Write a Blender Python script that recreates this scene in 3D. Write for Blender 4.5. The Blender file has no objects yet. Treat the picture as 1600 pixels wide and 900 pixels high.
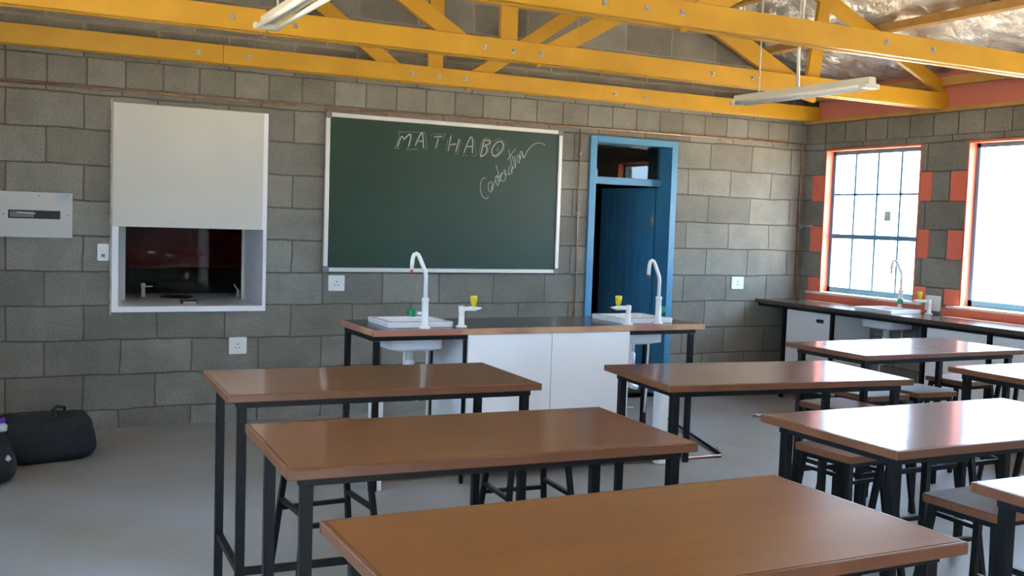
import bpy, bmesh, math, random
from mathutils import Vector, Matrix, noise
random.seed(7)
C = bpy.context.scene.collection
SC = bpy.context.scene

# ---------------------------------------------------------------- camera, sky, sun, exposure
cam_d = bpy.data.cameras.new('camera')
cam = bpy.data.objects.new('camera', cam_d); C.objects.link(cam)
cam_d.sensor_width = 36.0
cam_d.lens = 1620.79 * 36.0 / 1600.0
cam_d.clip_start = 0.05
_r = Vector((0.88916, -0.456395, 0.033129)); _u = Vector((0.000328, 0.073032, 0.99733)); _f = Vector((0.457596, 0.886775, -0.065087))
_m = Matrix((_r, _u, -_f)).transposed().to_4x4(); _m.translation = Vector((-0.155, -7.5435, 1.522))
cam.matrix_world = _m
SC.camera = cam
SC.view_settings.view_transform = 'Standard'
SC.view_settings.look = 'None'
SC.view_settings.gamma = 1.0
SC.view_settings.use_curve_mapping = False
SC.view_settings.exposure = 1.62

SKY = 6.4
w = bpy.data.worlds.new('sky'); SC.world = w; w.use_nodes = True
nt = w.node_tree; nt.nodes.clear()
out = nt.nodes.new('ShaderNodeOutputWorld'); bg = nt.nodes.new('ShaderNodeBackground')
bg.inputs['Color'].default_value = (0.50, 0.73, 1.0, 1); bg.inputs['Strength'].default_value = SKY
nt.links.new(bg.outputs[0], out.inputs[0])
sun_d = bpy.data.lights.new('sun', 'SUN'); sun_d.energy = 26.0; sun_d.angle = math.radians(0.6); sun_d.color = (1.0, 0.95, 0.86)
sun = bpy.data.objects.new('sun', sun_d); C.objects.link(sun); sun.location = (14, -12, 16)
sun.rotation_euler = Vector((-0.24, 0.16, -1.0)).to_track_quat('-Z', 'Y').to_euler()

# ---------------------------------------------------------------- materials
def mat(name, col, rough=0.6, metal=0.0, spec=0.5, coat=0.0, coat_r=0.1):
    m = bpy.data.materials.new(name); m.use_nodes = True
    b = m.node_tree.nodes['Principled BSDF']
    b.inputs['Base Color'].default_value = (*col, 1); b.inputs['Roughness'].default_value = rough
    b.inputs['Metallic'].default_value = metal; b.inputs['Specular IOR Level'].default_value = spec
    b.inputs['Coat Weight'].default_value = coat; b.inputs['Coat Roughness'].default_value = coat_r
    return m
def N(m, t, **kw):
    n = m.node_tree.nodes.new(t)
    for k, v in kw.items():
        if k in n.inputs: n.inputs[k].default_value = v
        else: setattr(n, k, v)
    return n
def lk(m, a, b): m.node_tree.links.new(a, b)
def noisy(m, col2, scale=8.0, detail=4.0, lo=0.35, hi=0.65, bump=0.0, bscale=None, stretch=(1, 1, 1)):
    """mottle a material between its colour and col2, with optional bump"""
    b = m.node_tree.nodes['Principled BSDF']
    tc = N(m, 'ShaderNodeTexCoord'); mp = N(m, 'ShaderNodeMapping'); mp.inputs['Scale'].default_value = stretch
    lk(m, tc.outputs['Object'], mp.inputs['Vector'])
    n = N(m, 'ShaderNodeTexNoise', Scale=scale, Detail=detail); lk(m, mp.outputs[0], n.inputs['Vector'])
    r = N(m, 'ShaderNodeMapRange'); r.inputs['From Min'].default_value = lo; r.inputs['From Max'].default_value = hi
    lk(m, n.outputs['Fac'], r.inputs['Value'])
    mx = N(m, 'ShaderNodeMix', data_type='RGBA')
    c = b.inputs['Base Color'].default_value
    mx.inputs[6].default_value = c[:]; mx.inputs[7].default_value = (*col2, 1)
    lk(m, r.outputs[0], mx.inputs[0]); lk(m, mx.outputs[2], b.inputs['Base Color'])
    if bump:
        n2 = N(m, 'ShaderNodeTexNoise', Scale=bscale or scale * 4, Detail=5.0); lk(m, mp.outputs[0], n2.inputs['Vector'])
        bp = N(m, 'ShaderNodeBump', Strength=bump, Distance=0.01); lk(m, n2.outputs['Fac'], bp.inputs['Height'])
        lk(m, bp.outputs[0], b.inputs['Normal'])
    return m

def block_wall(name, axis):
    """grey concrete blockwork: stretcher courses, one course of half blocks under the trusses"""
    m = mat(name, (.2, .2, .2), 0.92, spec=0.25); b = m.node_tree.nodes['Principled BSDF']
    tc = N(m, 'ShaderNodeTexCoord'); sx = N(m, 'ShaderNodeSeparateXYZ'); lk(m, tc.outputs['Object'], sx.inputs[0])
    addu = N(m, 'ShaderNodeMath', operation='ADD'); addu.inputs[1].default_value = 9.504; lk(m, sx.outputs[axis], addu.inputs[0])
    addz = N(m, 'ShaderNodeMath', operation='ADD'); addz.inputs[1].default_value = -0.3713 + 0.4752; lk(m, sx.outputs[2], addz.inputs[0])
    # joints wander a little
    nz = N(m, 'ShaderNodeTexNoise', Scale=2.3, Detail=3.0); lk(m, tc.outputs['Object'], nz.inputs['Vector'])
    nzs = N(m, 'ShaderNodeMath', operation='MULTIPLY_ADD'); nzs.inputs[1].default_value = 0.040; nzs.inputs[2].default_value = -0.020
    lk(m, nz.outputs['Fac'], nzs.inputs[0])
    u2 = N(m, 'ShaderNodeMath', operation='ADD'); lk(m, addu.outputs[0], u2.inputs[0]); lk(m, nzs.outputs[0], u2.inputs[1])
    z2 = N(m, 'ShaderNodeMath', operation='ADD'); lk(m, addz.outputs[0], z2.inputs[0]); lk(m, nzs.outputs[0], z2.inputs[1])
    cb = N(m, 'ShaderNodeCombineXYZ'); lk(m, u2.outputs[0], cb.inputs[0]); lk(m, z2.outputs[0], cb.inputs[1])
    C1, C2, MO = (0.188, 0.182, 0.152, 1), (0.268, 0.262, 0.228, 1), (0.140, 0.124, 0.104, 1)
    def brick(wd, ht, vec, off=0.5, mo=MO):
        k = N(m, 'ShaderNodeTexBrick', offset=off, offset_frequency=2)
        k.inputs['Scale'].default_value = 1.0; k.inputs['Brick Width'].default_value = wd; k.inputs['Row Height'].default_value = ht
        k.inputs['Mortar Size'].default_value = 0.0075; k.inputs['Mortar Smooth'].default_value = 0.6; k.inputs['Bias'].default_value = 0.0
        k.inputs['Color1'].default_value = C1; k.inputs['Color2'].default_value = C2; k.inputs['Mortar'].default_value = mo
        lk(m, vec, k.inputs['Vector']); return k
    k1 = brick(0.4752, 0.2376, cb.outputs[0])
    # course of half blocks z 2.325 .. 2.515
    sz = N(m, 'ShaderNodeMath', operation='ADD'); sz.inputs[1].default_value = -2.325 + 0.19 * 20; lk(m, sx.outputs[2], sz.inputs[0])
    su = N(m, 'ShaderNodeMath', operation='ADD'); su.inputs[1].default_value = 9.504 + 0.03; lk(m, sx.outputs[axis], su.inputs[0])
    cb2 = N(m, 'ShaderNodeCombineXYZ'); lk(m, su.outputs[0], cb2.inputs[0]); lk(m, sz.outputs[0], cb2.inputs[1])
    k2 = brick(0.2445, 0.19, cb2.outputs[0], 0.0)
    g1 = N(m, 'ShaderNodeMath', operation='GREATER_THAN'); g1.inputs[1].default_value = 2.325; lk(m, sx.outputs[2], g1.inputs[0])
    g2 = N(m, 'ShaderNodeMath', operation='LESS_THAN'); g2.inputs[1].default_value = 2.515; lk(m, sx.outputs[2], g2.inputs[0])
    g = N(m, 'ShaderNodeMath', operation='MULTIPLY'); lk(m, g1.outputs[0], g.inputs[0]); lk(m, g2.outputs[0], g.inputs[1])
    # gable above: pale thick rough mortar
    k3 = brick(0.4752, 0.2376, cb.outputs[0], 0.5, (0.36, 0.32, 0.26, 1)); k3.inputs['Mortar Size'].default_value = 0.014
    g3 = N(m, 'ShaderNodeMath', operation='GREATER_THAN'); g3.inputs[1].default_value = 2.56; lk(m, sx.outputs[2], g3.inputs[0])
    def mixc(f, a, b_):
        x = N(m, 'ShaderNodeMix', data_type='RGBA'); lk(m, f, x.inputs[0]); lk(m, a, x.inputs[6]); lk(m, b_, x.inputs[7]); return x.outputs[2]
    def mixf(f, a, b_):
        x = N(m, 'ShaderNodeMix', data_type='FLOAT'); lk(m, f, x.inputs[0]); lk(m, a, x.inputs[2]); lk(m, b_, x.inputs[3]); return x.outputs[0]
    col = mixc(g3.outputs[0], mixc(g.outputs[0], k1.outputs[0], k2.outputs[0]), k3.outputs[0])
    fac = mixf(g.outputs[0], k1.outputs[1], k2.outputs[1])
    # block face mottling, dusty patches
    n1 = N(m, 'ShaderNodeTexNoise', Scale=3.0, Detail=6.0, Roughness=0.65); lk(m, tc.outputs['Object'], n1.inputs['Vector'])
    r1 = N(m, 'ShaderNodeMapRange'); r1.inputs['From Min'].default_value = .3; r1.inputs['From Max'].default_value = .7
    r1.inputs['To Min'].default_value = 0.82; r1.inputs['To Max'].default_value = 1.2; lk(m, n1.outputs['Fac'], r1.inputs['Value'])
    n2 = N(m, 'ShaderNodeTexNoise', Scale=90.0, Detail=4.0); lk(m, tc.outputs['Object'], n2.inputs['Vector'])
    r2 = N(m, 'ShaderNodeMapRange'); r2.inputs['From Min'].default_value = .25; r2.inputs['From Max'].default_value = .75
    r2.inputs['To Min'].default_value = 0.72; r2.inputs['To Max'].default_value = 1.25; lk(m, n2.outputs['Fac'], r2.inputs['Value'])
    mu = N(m, 'ShaderNodeMath', operation='MULTIPLY'); lk(m, r1.outputs[0], mu.inputs[0]); lk(m, r2.outputs[0], mu.inputs[1])
    vm = N(m, 'ShaderNodeVectorMath', operation='SCALE'); lk(m, col, vm.inputs[0]); lk(m, mu.outputs[0], vm.inputs['Scale'])
    lk(m, vm.outputs[0], b.inputs['Base Color'])
    h = N(m, 'ShaderNodeMath', operation='MULTIPLY_ADD'); h.inputs[1].default_value = -1.0; lk(m, fac, h.inputs[0])
    n3 = N(m, 'ShaderNodeMath', operation='MULTIPLY'); n3.inputs[1].default_value = 0.5; lk(m, n2.outputs['Fac'], n3.inputs[0]); lk(m, n3.outputs[0], h.inputs[2])
    bp = N(m, 'ShaderNodeBump', Strength=0.75, Distance=0.012); lk(m, h.outputs[0], bp.inputs['Height']); lk(m, bp.outputs[0], b.inputs['Normal'])
    return m

def wood_top():
    m = mat('varnished_wood', (0.205, 0.08, 0.03), 0.40, spec=0.15, coat=0.85); b = m.node_tree.nodes['Principled BSDF']
    tc = N(m, 'ShaderNodeTexCoord'); mp = N(m, 'ShaderNodeMapping'); mp.inputs['Scale'].default_value = (0.9, 9, 9)
    lk(m, tc.outputs['Object'], mp.inputs['Vector'])
    n = N(m, 'ShaderNodeTexNoise', Scale=1.6, Detail=2.5, Roughness=0.5); lk(m, mp.outputs[0], n.inputs['Vector'])
    cr = N(m, 'ShaderNodeValToRGB'); cr.color_ramp.elements[0].position = .28; cr.color_ramp.elements[1].position = .72
    cr.color_ramp.elements[0].color = (0.180, 0.065, 0.023, 1); cr.color_ramp.elements[1].color = (0.210, 0.077, 0.027, 1)
    lk(m, n.outputs['Fac'], cr.inputs[0]); lk(m, cr.outputs[0], b.inputs['Base Color'])
    n2 = N(m, 'ShaderNodeTexNoise', Scale=5.0, Detail=4.0); lk(m, tc.outputs['Object'], n2.inputs['Vector'])
    r = N(m, 'ShaderNodeMapRange'); r.inputs['To Min'].default_value = 0.10; r.inputs['To Max'].default_value = 0.17; lk(m, n2.outputs['Fac'], r.inputs['Value'])
    lk(m, r.outputs[0], b.inputs['Coat Roughness'])
    return m
def glass(name, refl=0.5, tint=(1, 1, 1)):
    m = bpy.data.materials.new(name); m.use_nodes = True; t = m.node_tree; t.nodes.clear()
    o = t.nodes.new('ShaderNodeOutputMaterial'); mx = t.nodes.new('ShaderNodeMixShader'); tr = t.nodes.new('ShaderNodeBsdfTransparent')
    gl = t.nodes.new('ShaderNodeBsdfGlossy'); gl.inputs['Roughness'].default_value = 0.02; tr.inputs['Color'].default_value = (*tint, 1)
    fr = t.nodes.new('ShaderNodeLayerWeight'); fr.inputs['Blend'].default_value = 0.5
    pw = t.nodes.new('ShaderNodeMath'); pw.operation = 'POWER'; pw.inputs[1].default_value = 5.0
    ml = t.nodes.new('ShaderNodeMath'); ml.operation = 'MULTIPLY_ADD'; ml.inputs[1].default_value = 0.9 * refl; ml.inputs[2].default_value = 0.06 * refl
    t.links.new(fr.outputs['Facing'], pw.inputs[0]); t.links.new(pw.outputs[0], ml.inputs[0]); t.links.new(ml.outputs[0], mx.inputs[0])
    t.links.new(tr.outputs[0], mx.inputs[1]); t.links.new(gl.outputs[0], mx.inputs[2]); t.links.new(mx.outputs[0], o.inputs[0])
    return m

M = {}
M['block_x'] = block_wall('blockwork_front', 0)
M['block_y'] = block_wall('blockwork_side', 1)
M['floor'] = noisy(mat('concrete_floor', (0.325, 0.335, 0.35), 0.45, spec=0.45), (0.27, 0.25, 0.215), 0.8, 7, .38, .62, 0.12, 30)
M['wood'] = wood_top()
M['seat'] = noisy(mat('worn_wood', (0.20, 0.085, 0.042), 0.55, spec=0.25), (0.15, 0.062, 0.03), 4, stretch=(1, 8, 1))
M['edge'] = noisy(mat('lipping', (0.18, 0.070, 0.032), 0.3), (0.14, 0.052, 0.024), 6, 4, stretch=(1, 1, 1))
M['steel'] = noisy(mat('black_steel', (0.004, 0.0045, 0.005), 0.42, spec=0.25), (0.007, 0.007, 0.008), 9)
M['yellow'] = noisy(mat('yellow_paint', (0.58, 0.32, 0.018), 0.42), (0.50, 0.265, 0.014), 3, 4, .35, .65, 0.08, 25)
M['shade_wood'] = noisy(mat('shaded_rafter', (0.10, 0.065, 0.035), 0.8), (0.07, 0.045, 0.026), 5)  # shade painted into the timber colour of the gable truss rafters
M['raw_wood'] = noisy(mat('ochre_timber', (0.55, 0.33, 0.10), 0.55), (0.42, 0.24, 0.06), 5, 4)
M['white'] = noisy(mat('white_melamine', (0.84, 0.84, 0.86), 0.35), (0.81, 0.81, 0.83), 2)
M['offwhite'] = noisy(mat('cream_board', (0.62, 0.62, 0.56), 0.55), (0.58, 0.575, 0.52), 1.5)
M['plastic'] = mat('white_plastic', (0.78, 0.79, 0.78), 0.3)
M['cream_pl'] = mat('cream_plastic', (0.62, 0.62, 0.52), 0.4)
M['sink'] = mat('white_ceramic', (0.76, 0.77, 0.80), 0.16)
M['bench'] = noisy(mat('dark_bench_top', (0.045, 0.034, 0.030), 0.20), (0.030, 0.026, 0.026), 4)
M['worktop'] = noisy(mat('brown_worktop', (0.085, 0.062, 0.048), 0.22), (0.062, 0.045, 0.036), 5)
M['pine'] = noisy(mat('pine_edge', (0.50, 0.29, 0.15), 0.5), (0.36, 0.15, 0.10), 3, 2, .45, .55)
M['blue'] = noisy(mat('blue_paint', (0.065, 0.27, 0.46), 0.34), (0.055, 0.24, 0.42), 4)
M['blue_steel'] = mat('blue_grey_paint', (0.10, 0.24, 0.38), 0.4)
M['orange'] = noisy(mat('coral_paint', (0.82, 0.19, 0.11), 0.5), (0.76, 0.17, 0.10), 4)
M['pink'] = noisy(mat('pink_paint', (0.60, 0.20, 0.15), 0.6), (0.54, 0.18, 0.14), 3)
M['alu'] = mat('aluminium', (0.68, 0.67, 0.62), 0.4, 0.3)
M['greypl'] = mat('grey_corner', (0.18, 0.18, 0.19), 0.45)
M['board'] = noisy(mat('chalkboard_green', (0.012, 0.042, 0.022), 0.38, spec=0.4), (0.018, 0.050, 0.030), 1.2, 5)
M['chalk'] = mat('chalk', (0.42, 0.44, 0.37), 0.95)
M['chalk_f'] = mat('faint_chalk', (0.17, 0.19, 0.15), 0.95)
M['copper'] = noisy(mat('copper_pipe', (0.42, 0.26, 0.16), 0.4, 0.6), (0.28, 0.15, 0.09), 12)
M['galv'] = mat('galvanised', (0.5, 0.5, 0.48), 0.35, 0.8)
M['green'] = mat('green_plastic', (0.0, 0.28, 0.12), 0.35)
M['yellowpl'] = mat('yellow_plastic', (0.75, 0.60, 0.02), 0.3)
M['redpl'] = mat('red_plastic', (0.5, 0.03, 0.03), 0.4)
M['dark'] = mat('dark_gap', (0.01, 0.01, 0.011), 0.5)
M['black_cloth'] = noisy(mat('black_nylon', (0.006, 0.007, 0.010), 0.75), (0.012, 0.013, 0.017), 20, 4, .3, .7, .3, 40)
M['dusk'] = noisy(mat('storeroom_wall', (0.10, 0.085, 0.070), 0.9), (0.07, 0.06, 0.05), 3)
M['red_reflection'] = noisy(mat('red_reflection', (0.45, 0.03, 0.025), 0.8), (0.25, 0.015, 0.015), 4)
M['hose'] = mat('clear_hose', (0.72, 0.73, 0.75), 0.25)
M['soil'] = noisy(mat('dry_ground', (0.66, 0.52, 0.36), 0.95), (0.55, 0.43, 0.29), 0.6)
M['glass'] = glass('window_glass', 0.5)
M['glass_dk'] = glass('cupboard_glass', 0.6, (.82, .85, .85))
M['purple'] = mat('purple_cloth', (0.10, 0.02, 0.30), 0.6)
M['clearbag'] = mat('clear_plastic', (0.55, 0.56, 0.58), 0.15)
def notice(name, col):
    m = bpy.data.materials.new(name); m.use_nodes = True; t = m.node_tree; t.nodes.clear()
    o = t.nodes.new('ShaderNodeOutputMaterial'); mx = t.nodes.new('ShaderNodeMixShader'); mx.inputs[0].default_value = 0.6
    a = t.nodes.new('ShaderNodeBsdfDiffuse'); c = t.nodes.new('ShaderNodeBsdfTranslucent')
    a.inputs[0].default_value = (*col, 1); c.inputs[0].default_value = (*col, 1)
    t.links.new(a.outputs[0], mx.inputs[1]); t.links.new(c.outputs[0], mx.inputs[2]); t.links.new(mx.outputs[0], o.inputs[0]); return m
M['paper'] = mat('paper', (0.7, 0.7, 0.68), 0.8)
def foil_mat():
    m = mat('silver_foil', (0.90, 0.89, 0.85), 0.36, 1.0); b = m.node_tree.nodes['Principled BSDF']
    tc = N(m, 'ShaderNodeTexCoord')
    n = N(m, 'ShaderNodeTexNoise', Scale=3.5, Detail=6.0, Roughness=0.62, Distortion=1.5); lk(m, tc.outputs['Object'], n.inputs['Vector'])
    bp = N(m, 'ShaderNodeBump', Strength=0.9, Distance=0.11); lk(m, n.outputs['Fac'], bp.inputs['Height']); lk(m, bp.outputs[0], b.inputs['Normal'])
    return m
M['foil'] = foil_mat()
def db_mat():
    m = mat('meter_cover', (0.52, 0.53, 0.50), 0.45); b = m.node_tree.nodes['Principled BSDF']
    tc = N(m, 'ShaderNodeTexCoord'); mp = N(m, 'ShaderNodeMapping'); mp.inputs['Location'].default_value = (-0.345, 0.0, -1.585); mp.inputs['Scale'].default_value = (1, 1, 1)
    lk(m, tc.outputs['Object'], mp.inputs[0])
    ln = N(m, 'ShaderNodeVectorMath', operation='LENGTH'); lk(m, mp.outputs[0], ln.inputs[0])
    n = N(m, 'ShaderNodeTexNoise', Scale=22.0, Detail=3.0); lk(m, tc.outputs['Object'], n.inputs[0])
    a = N(m, 'ShaderNodeMath', operation='MULTIPLY_ADD'); a.inputs[1].default_value = 0.08; lk(m, n.outputs[0], a.inputs[0]); lk(m, ln.outputs['Value'], a.inputs[2])
    r = N(m, 'ShaderNodeMapRange'); r.inputs['From Min'].default_value = .06; r.inputs['From Max'].default_value = .12; r.inputs['To Min'].default_value = .45; r.inputs['To Max'].default_value = 0
    lk(m, a.outputs[0], r.inputs[0])
    x = N(m, 'ShaderNodeMix', data_type='RGBA'); x.inputs[6].default_value = (0.52, 0.53, 0.50, 1); x.inputs[7].default_value = (0.15, 0.33, 0.50, 1)
    lk(m, r.outputs[0], x.inputs[0]); lk(m, x.outputs[2], b.inputs[0]); return m
M['db'] = db_mat()

# ---------------------------------------------------------------- mesh helpers
class MB:
    def __init__(s): s.bm = bmesh.new()
    def box(s, x0, x1, y0, y1, z0, z1, rot=None, piv=None):
        vs = [s.bm.verts.new(v) for v in [(x0,y0,z0),(x1,y0,z0),(x1,y1,z0),(x0,y1,z0),(x0,y0,z1),(x1,y0,z1),(x1,y1,z1),(x0,y1,z1)]]
        for f in [(0,3,2,1),(4,5,6,7),(0,1,5,4),(1,2,6,5),(2,3,7,6),(3,0,4,7)]: s.bm.faces.new([vs[i] for i in f])
        if rot:
            p = Vector(piv or ((x0+x1)/2,(y0+y1)/2,(z0+z1)/2))
            for v in vs: v.co = rot @ (v.co - p) + p
        return s
    def bar(s, a, b, w, h, up=(0, 0, 1)):
        """rectangular bar from a to b, w across, h along up"""
        a, b = Vector(a), Vector(b); d = (b - a).normalized(); up = Vector(up)
        sd = d.cross(up)
        if sd.length < 1e-4: sd = Vector((1, 0, 0))
        sd.normalize(); u = sd.cross(d).normalized()
        vs = []
        for p in (a, b):
            for i, j in ((-1,-1),(1,-1),(1,1),(-1,1)): vs.append(s.bm.verts.new(p + sd*(w/2*i) + u*(h/2*j)))
        for f in [(0,1,2,3),(7,6,5,4),(0,4,5,1),(1,5,6,2),(2,6,7,3),(3,7,4,0)]: s.bm.faces.new([vs[i] for i in f])
        return s
    def tube(s, pts, r, n=10, caps=True, flat=None):
        pts = [Vector(p) for p in pts]; rs = r if isinstance(r, (list, tuple)) else [r]*len(pts)
        rings = []; ref = None
        for i, p in enumerate(pts):
            d = (pts[min(i+1, len(pts)-1)] - pts[max(i-1, 0)]).normalized()
            if ref is None:
                ref = Vector((0,0,1)) if abs(d.z) < .9 else Vector((1,0,0))
            sd = d.cross(ref).normalized(); u = sd.cross(d).normalized(); ref = u
            if flat:   # flatten along world y
                rings.append([s.bm.verts.new(Vector(((p + (sd*math.cos(t)+u*math.sin(t))*rs[i]).x, p.y + flat*(sd*math.cos(t)+u*math.sin(t)).y*rs[i], (p + (sd*math.cos(t)+u*math.sin(t))*rs[i]).z))) for t in [2*math.pi*k/n for k in range(n)]])
            else:
                rings.append([s.bm.verts.new(p + (sd*math.cos(t)+u*math.sin(t))*rs[i]) for t in [2*math.pi*k/n for k in range(n)]])
        for a, b in zip(rings, rings[1:]):
            for k in range(n): s.bm.faces.new((a[k], a[(k+1)%n], b[(k+1)%n], b[k])).smooth = True
        if caps:
            s.bm.faces.new(rings[0][::-1]); s.bm.faces.new(rings[-1])
        return s
    def lathe(s, prof, c=(0,0,0), n=20, ax='z'):
        rings = []
        for r, z in prof:
            ring = []
            for k in range(n):
                t = 2*math.pi*k/n; q = (r*math.cos(t), r*math.sin(t), z)
                if ax == 'y': q = (q[0], q[2], q[1])
                if ax == 'x': q = (q[2], q[0], q[1])
                ring.append(s.bm.verts.new((c[0]+q[0], c[1]+q[1], c[2]+q[2])))
            rings.append(ring)
        for a, b in zip(rings, rings[1:]):
            for k in range(n): s.bm.faces.new((a[k], a[(k+1)%n], b[(k+1)%n], b[k])).smooth = True
        s.bm.faces.new(rings[0][::-1]); s.bm.faces.new(rings[-1]); return s
    def rrect(s, rings, n=5):
        """loft of rounded rectangles (cx, cy, z, w, d, r)"""
        L = []
        for cx, cy, z, w_, d, r in rings:
            ring = []
            for qx, qy, a0 in ((1,1,0),(-1,1,90),(-1,-1,180),(1,-1,270)):
                for k in range(n+1):
                    t = math.radians(a0 + 90*k/n)
                    ring.append(s.bm.verts.new((cx + qx*(w_/2-r) + r*math.cos(t), cy + qy*(d/2-r) + r*math.sin(t), z)))
            L.append(ring)
        m_ = len(L[0])
        for a, b in zip(L, L[1:]):
            for k in range(m_): s.bm.faces.new((a[k], a[(k+1)%m_], b[(k+1)%m_], b[k]))
        s.bm.faces.new(L[0][::-1]); s.bm.faces.new(L[-1]); return s
    def prism(s, poly, w0, w1, plane='xz'):
        def q(u, v, w_): return {'xz': (u, w_, v), 'yz': (w_, u, v), 'xy': (u, v, w_)}[plane]
        a = [s.bm.verts.new(q(u, v, w0)) for u, v in poly]; b = [s.bm.verts.new(q(u, v, w1)) for u, v in poly]
        s.bm.faces.new(a); s.bm.faces.new(b[::-1]); k = len(poly)
        for i in range(k): s.bm.faces.new((a[i], b[i], b[(i+1)%k], a[(i+1)%k]))
        return s
    def slab(s, u0, u1, v0, v1, w0, w1, holes=(), plane='xz'):
        """a slab with rectangular holes, only real surfaces"""
        us = sorted({u0, u1, *[max(u0, min(u1, a)) for h in holes for a in h[:2]]}); vs = sorted({v0, v1, *[max(v0, min(v1, a)) for h in holes for a in h[2:]]})
        def q(u, v, w_): return {'xz': (u, w_, v), 'yz': (w_, u, v), 'xy': (u, v, w_)}[plane]
        def solid(i, j):
            if i < 0 or j < 0 or i >= len(us)-1 or j >= len(vs)-1: return False
            cu, cv = (us[i]+us[i+1])/2, (vs[j]+vs[j+1])/2
            return not any(h[0] < cu < h[1] and h[2] < cv < h[3] for h in holes)
        F = lambda *p: s.bm.faces.new([s.bm.verts.new(x) for x in p])
        for i in range(len(us)-1):
            for j in range(len(vs)-1):
                if not solid(i, j): continue
                a, b, c, d = us[i], us[i+1], vs[j], vs[j+1]
                F(q(a,c,w0), q(b,c,w0), q(b,d,w0), q(a,d,w0)); F(q(a,c,w1), q(b,c,w1), q(b,d,w1), q(a,d,w1))
                if not solid(i-1, j): F(q(a,c,w0), q(a,d,w0), q(a,d,w1), q(a,c,w1))
                if not solid(i+1, j): F(q(b,c,w0), q(b,d,w0), q(b,d,w1), q(b,c,w1))
                if not solid(i, j-1): F(q(a,c,w0), q(b,c,w0), q(b,c,w1), q(a,c,w1))
                if not solid(i, j+1): F(q(a,d,w0), q(b,d,w0), q(b,d,w1), q(a,d,w1))
        bmesh.ops.remove_doubles(s.bm, verts=s.bm.verts, dist=1e-5)
        return s
    def build(s, name, m, parent=None, bevel=0.0, seg=2, loc=None):
        bmesh.ops.recalc_face_normals(s.bm, faces=s.bm.faces)
        me = bpy.data.meshes.new(name); s.bm.to_mesh(me); s.bm.free()
        o = bpy.data.objects.new(name, me); C.objects.link(o); me.materials.append(m)
        if parent: o.parent = parent
        if loc: o.location = loc
        if bevel:
            md = o.modifiers.new('bevel', 'BEVEL'); md.width = bevel; md.segments = seg; md.limit_method = 'ANGLE'; md.angle_limit = math.radians(40)
        return o
def thing(name, label, cat, loc=(0, 0, 0), rz=0, group=None):
    o = bpy.data.objects.new(name, None); C.objects.link(o); o.location = loc; o.rotation_euler = (0, 0, rz); o.empty_display_size = .1
    return tag(o, label, cat, group)
def tag(o, label, cat, group=None):
    o['label'] = label; o['category'] = cat
    if group: o['group'] = group
    return o
def struct(o): o['kind'] = 'structure'; return o
def dup(o, parent=None):
    c = o.copy(); C.objects.link(c)
    if parent: c.parent = parent
    for ch in list(o.children): dup(ch, c)
    return c

# ================================================================ ROOM SHELL
XL, XR, YB, WT = -1.03, 6.83, -10.6, 0.20
DOOR = (4.43, 5.33, 0.0, 2.26); FUME = (0.66, 1.71, 0.81, 2.22)
RIDGE = 2.90
def roof_z(x, off=0.0): return 2.76 + off + 0.43 * (XR - x if x > RIDGE else x - (2*RIDGE - XR))
struct(MB().slab(XL-WT, XR+WT, YB-WT, 4.2, -0.12, 0.0, plane='xy').build('floor', M['floor']))
mb = MB().slab(XL-WT, XR+WT, -0.02, 2.53, 0.0, WT, [DOOR, FUME])
mb.prism([(XL-WT, 2.53), (XR+WT, 2.53), (XR+WT, roof_z(XR+WT, .13)), (RIDGE, roof_z(RIDGE, .13)), (XL-WT, roof_z(XL-WT, .13))], 0.0, WT)
struct(mb.build('wall_front', M['block_x']))
WIN = [(-1.36, -0.27), (-2.92, -1.83), (-4.48, -3.39), (-6.04, -4.95), (-7.60, -6.51), (-9.16, -8.07)]
WZ0, WZ1 = 0.955, 2.26
struct(MB().slab(YB-WT, 0.0, -0.02, 2.53, XR, XR+WT, [(a, b, WZ0, WZ1) for a, b in WIN], 'yz').build('wall_right', M['block_y']))
WINL = [(-3.8, -2.6), (-5.6, -4.4), (-7.6, -6.4), (-9.6, -8.4)]  # unseen left-wall windows, added and enlarged to let in fill light
struct(MB().slab(YB-WT, 0.0, -0.02, 2.80, XL-WT, XL, [(a, b, 1.05, WZ1) for a, b in WINL], 'yz').build('wall_left', M['block_y']))
mb = MB().slab(XL, XR, -0.02, 2.53, YB-WT, YB, [(0.5, 1.6, 0, 2.1)])
mb.prism([(XL, 2.53), (XR, 2.53), (XR, roof_z(XR, .13)), (RIDGE, roof_z(RIDGE, .13)), (XL, roof_z(XL, .13))], YB-WT, YB)
struct(mb.build('wall_back', M['block_x']))

# crumpled foil lining under the roof sheets
bm = bmesh.new()
def foil_side(x0, x1):
    nx, ny = 70, 130; g = []
    for i in range(nx+1):
        row = []
        for j in range(ny+1):
            x = x0 + (x1-x0)*i/nx; y = YB + (0.02-YB)*j/ny
            v = Vector((x, y, 0)); d = noise.fractal(v*2.6, 0.8, 2.1, 4)*0.026 + abs(noise.noise(v*4.5))*0.045 + abs(noise.noise(v*9+Vector((3, 1, 0))))*0.016
            ph = ((6.10 - x) / 0.68) % 1.0
            row.append(bm.verts.new((x, y, roof_z(x, 0.085) + d - 0.015*math.sin(math.pi*ph))))
        g.append(row)
    for i in range(nx):
        for j in range(ny): bm.faces.new((g[i][j], g[i+1][j], g[i+1][j+1], g[i][j+1])).smooth = True
foil_side(RIDGE, XR+0.15); foil_side(2*RIDGE-XR-0.15, RIDGE)
bmesh.ops.remove_doubles(bm, verts=bm.verts, dist=1e-4)
me = bpy.data.meshes.new('ceiling'); bm.to_mesh(me); bm.free(); me.materials.append(M['foil'])
foil = struct(bpy.data.objects.new('ceiling', me)); C.objects.link(foil)
md = foil.modifiers.new('thickness', 'SOLIDIFY'); md.thickness = 0.01; md.offset = 1

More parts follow.
